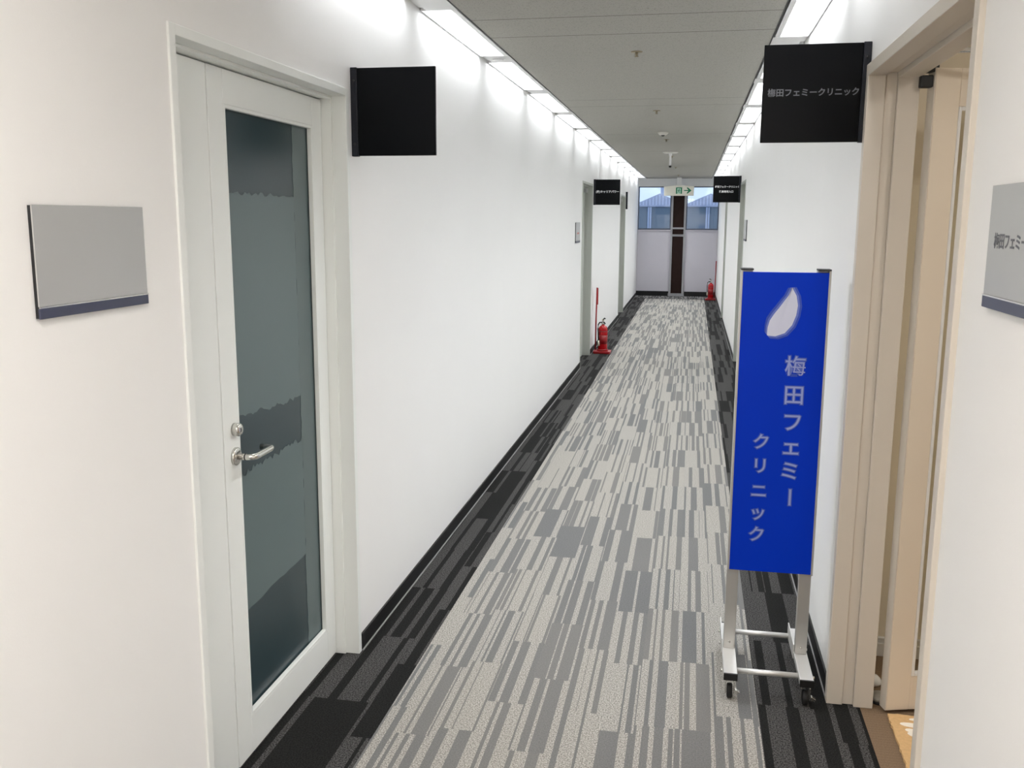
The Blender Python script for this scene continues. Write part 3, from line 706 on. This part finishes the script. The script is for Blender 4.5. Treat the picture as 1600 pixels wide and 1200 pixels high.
# ------------------------------------------------------------------ things seen through the open door
mt = thing('door_mat', 'orange mat with white strokes inside the open doorway', 'mat', (0, 0, 0))
def rag(p, q, n, amp):
    r = random.Random(int(p[0] * 1e3 + q[1] * 77)); out = []
    for i in range(n):
        f = i / n; s = amp * r.uniform(-1, 1)
        d = Vector((q[0] - p[0], q[1] - p[1])).normalized()
        out.append((p[0] + (q[0] - p[0]) * f - d.y * s, p[1] + (q[1] - p[1]) * f + d.x * s))
    return out
cs = [(0.668, 2.05), (1.42, 2.05), (1.42, 3.035), (0.684, 3.035)]
out = []
for i in range(4): out += rag(cs[i], cs[(i + 1) % 4], 70, 0.003)
MB().prism(out, 'z', 0.0005, 0.010).build('pile', 'mat_orange', mt)
wp = MB()
for (cx, cy, l, w, a) in ((0.775, 3.010, 0.030, 0.007, 0.1), (0.765, 2.968, 0.055, 0.013, -0.12), (0.772, 2.925, 0.055, 0.014, -0.28), (0.765, 2.895, 0.050, 0.013, -0.55), (0.765, 2.850, 0.040, 0.011, -0.45),
                          (0.86, 2.93, 0.06, 0.014, 0.3), (0.88, 2.86, 0.06, 0.014, 0.0), (0.95, 2.90, 0.05, 0.013, 0.6), (0.93, 2.76, 0.06, 0.014, -0.5), (0.86, 2.72, 0.05, 0.012, 0.2)):
    pts = []
    for i in range(18):
        th = 2 * PI * i / 18
        u, v = l * math.cos(th), w * math.sin(th) * (1 - 0.35 * math.cos(th))
        pts.append((cx + u * math.cos(a) - v * math.sin(a), cy + u * math.sin(a) + v * math.cos(a)))
    wp.prism(pts, 'z', 0.0095, 0.0112)
wp.build('white_strokes', 'mat_white', mt)
o = MB()
o.lathe([(0.0, 0.0), (0.020, 0.0), (0.027, 0.006), (0.028, 0.014), (0.022, 0.024), (0.012, 0.034), (0.0, 0.036)], n=20)
o = o.tube([(-0.012, 0.0, 0.014), (-0.014, 0.0, 0.035), (-0.0135, 0.0, 0.062), (-0.013, 0.0, 0.070)], 0.0085, 12, 0.005).build('floor_ornament', 'white_glaze')
o.location = (0.679, 3.255, 0)
tag(o, 'small white moulded object with upright neck on brown floor behind the open door', 'ornament')
gd = thing('floor_disc', 'low round grey disc on the floor between door frame and open door', 'floor weight', (0.678, 3.135, 0))
MB().lathe([(0.0, 0.0), (0.034, 0.0), (0.035, 0.010), (0.0, 0.010)], n=28).build('base', 'rubber', gd)
MB().lathe([(0.0, 0.010), (0.032, 0.010), (0.032, 0.019), (0.027, 0.025), (0.0, 0.027)], n=28).build('top', 'grey_disc', gd)

# ------------------------------------------------------------------ outside the end windows
Y0 = 40.0; q = Y0 / 32.0
def zo(z): return H + (z - H) * q
for i, (cx, lab) in enumerate(((-1.13, 'grey metal gable roof outside the end window beside the glass-door wall'), (0.52, 'grey metal gable roof outside the end window behind the two-line sign'))):
    g = thing('neighbour_building', lab, 'building', (cx * q, Y0, -3.0))
    hw = 0.80 * q
    e, a = zo(2.09) + 3.0, zo(2.47) + 3.0
    MB().box(-hw, hw, 0.05, 5.0, 0, e).build('facade', 'facade', g)
    MB().prism([(-hw - 0.02, e), (hw + 0.02, e), (hw + 0.02, e + 0.03), (0.0, a), (-hw - 0.02, e + 0.03)], 'y', 0.0, 5.0).build('gable', 'roof', g)
    rb = MB()
    for k in range(-7, 8):
        x = k * hw / 7.5; h = (a - e - 0.05) * (1 - abs(x) / hw)
        if h > 0.02: rb.box(x - 0.018, x + 0.018, -0.025, 0.0, e, e + h)
    rb.build('cladding_ribs', 'roof_rib', g)
    MB().box(-hw, hw, -0.03, 0.05, e - 0.06, e).build('eave_band', 'roof', g)
    px = (-0.30 if i == 0 else -0.06) * q
    MB().box(px - 0.10, px - 0.03, -0.07, 0.05, 0, e - 0.08).box(px - 0.01, px + 0.05, -0.07, 0.05, 0, e - 0.08).build('downpipe', 'facade_pipe', g)
    if i == 0:
        MB().box(0.02, 0.17, 0.3, 0.45, a - 0.15, a + 0.9).build('chimney', 'facade_pipe', g)
tag(MB().box(-14, 14, YE + 1.5, 60, -3.1, -3.0).build('ground_outside', mat('grey_asphalt', rgb(120, 122, 126), 0.9)), kind='structure')

w = bpy.data.worlds.new('sky'); scene.world = w; w.use_nodes = True
bg = w.node_tree.nodes['Background']; bg.inputs[0].default_value = (0.70, 0.81, 1.0, 1); bg.inputs[1].default_value = 1.0

# ------------------------------------------------------------------ camera (pose solved from the corridor's lines)
yaw, pitch, roll, FPX = -0.1873, 0.1732, 0.0051, 1469.45
fw = Vector((math.sin(yaw) * math.cos(pitch), math.cos(yaw) * math.cos(pitch), -math.sin(pitch)))
rt = Vector((math.cos(yaw), -math.sin(yaw), 0)); up = rt.cross(fw)
r2 = rt * math.cos(roll) + up * math.sin(roll); u2 = -rt * math.sin(roll) + up * math.cos(roll)
cam = bpy.data.cameras.new('camera'); co = bpy.data.objects.new('camera', cam); COL.objects.link(co)
cam.sensor_width = 36.0; cam.lens = FPX / 1600.0 * 36.0; cam.clip_start = 0.02; cam.clip_end = 200
co.matrix_world = Matrix(((r2.x, u2.x, -fw.x, 0), (r2.y, u2.y, -fw.y, 0), (r2.z, u2.z, -fw.z, H), (0, 0, 0, 1)))
scene.camera = co

scene.view_settings.view_transform = 'Standard'; scene.view_settings.look = 'None'
scene.view_settings.gamma = 1.0; scene.view_settings.exposure = 0.46; scene.view_settings.use_curve_mapping = False
scene.cycles.use_denoising = True
scene.cycles.max_bounces = 10; scene.cycles.diffuse_bounces = 6; scene.cycles.glossy_bounces = 4
scene.cycles.sample_clamp_indirect = 8.0
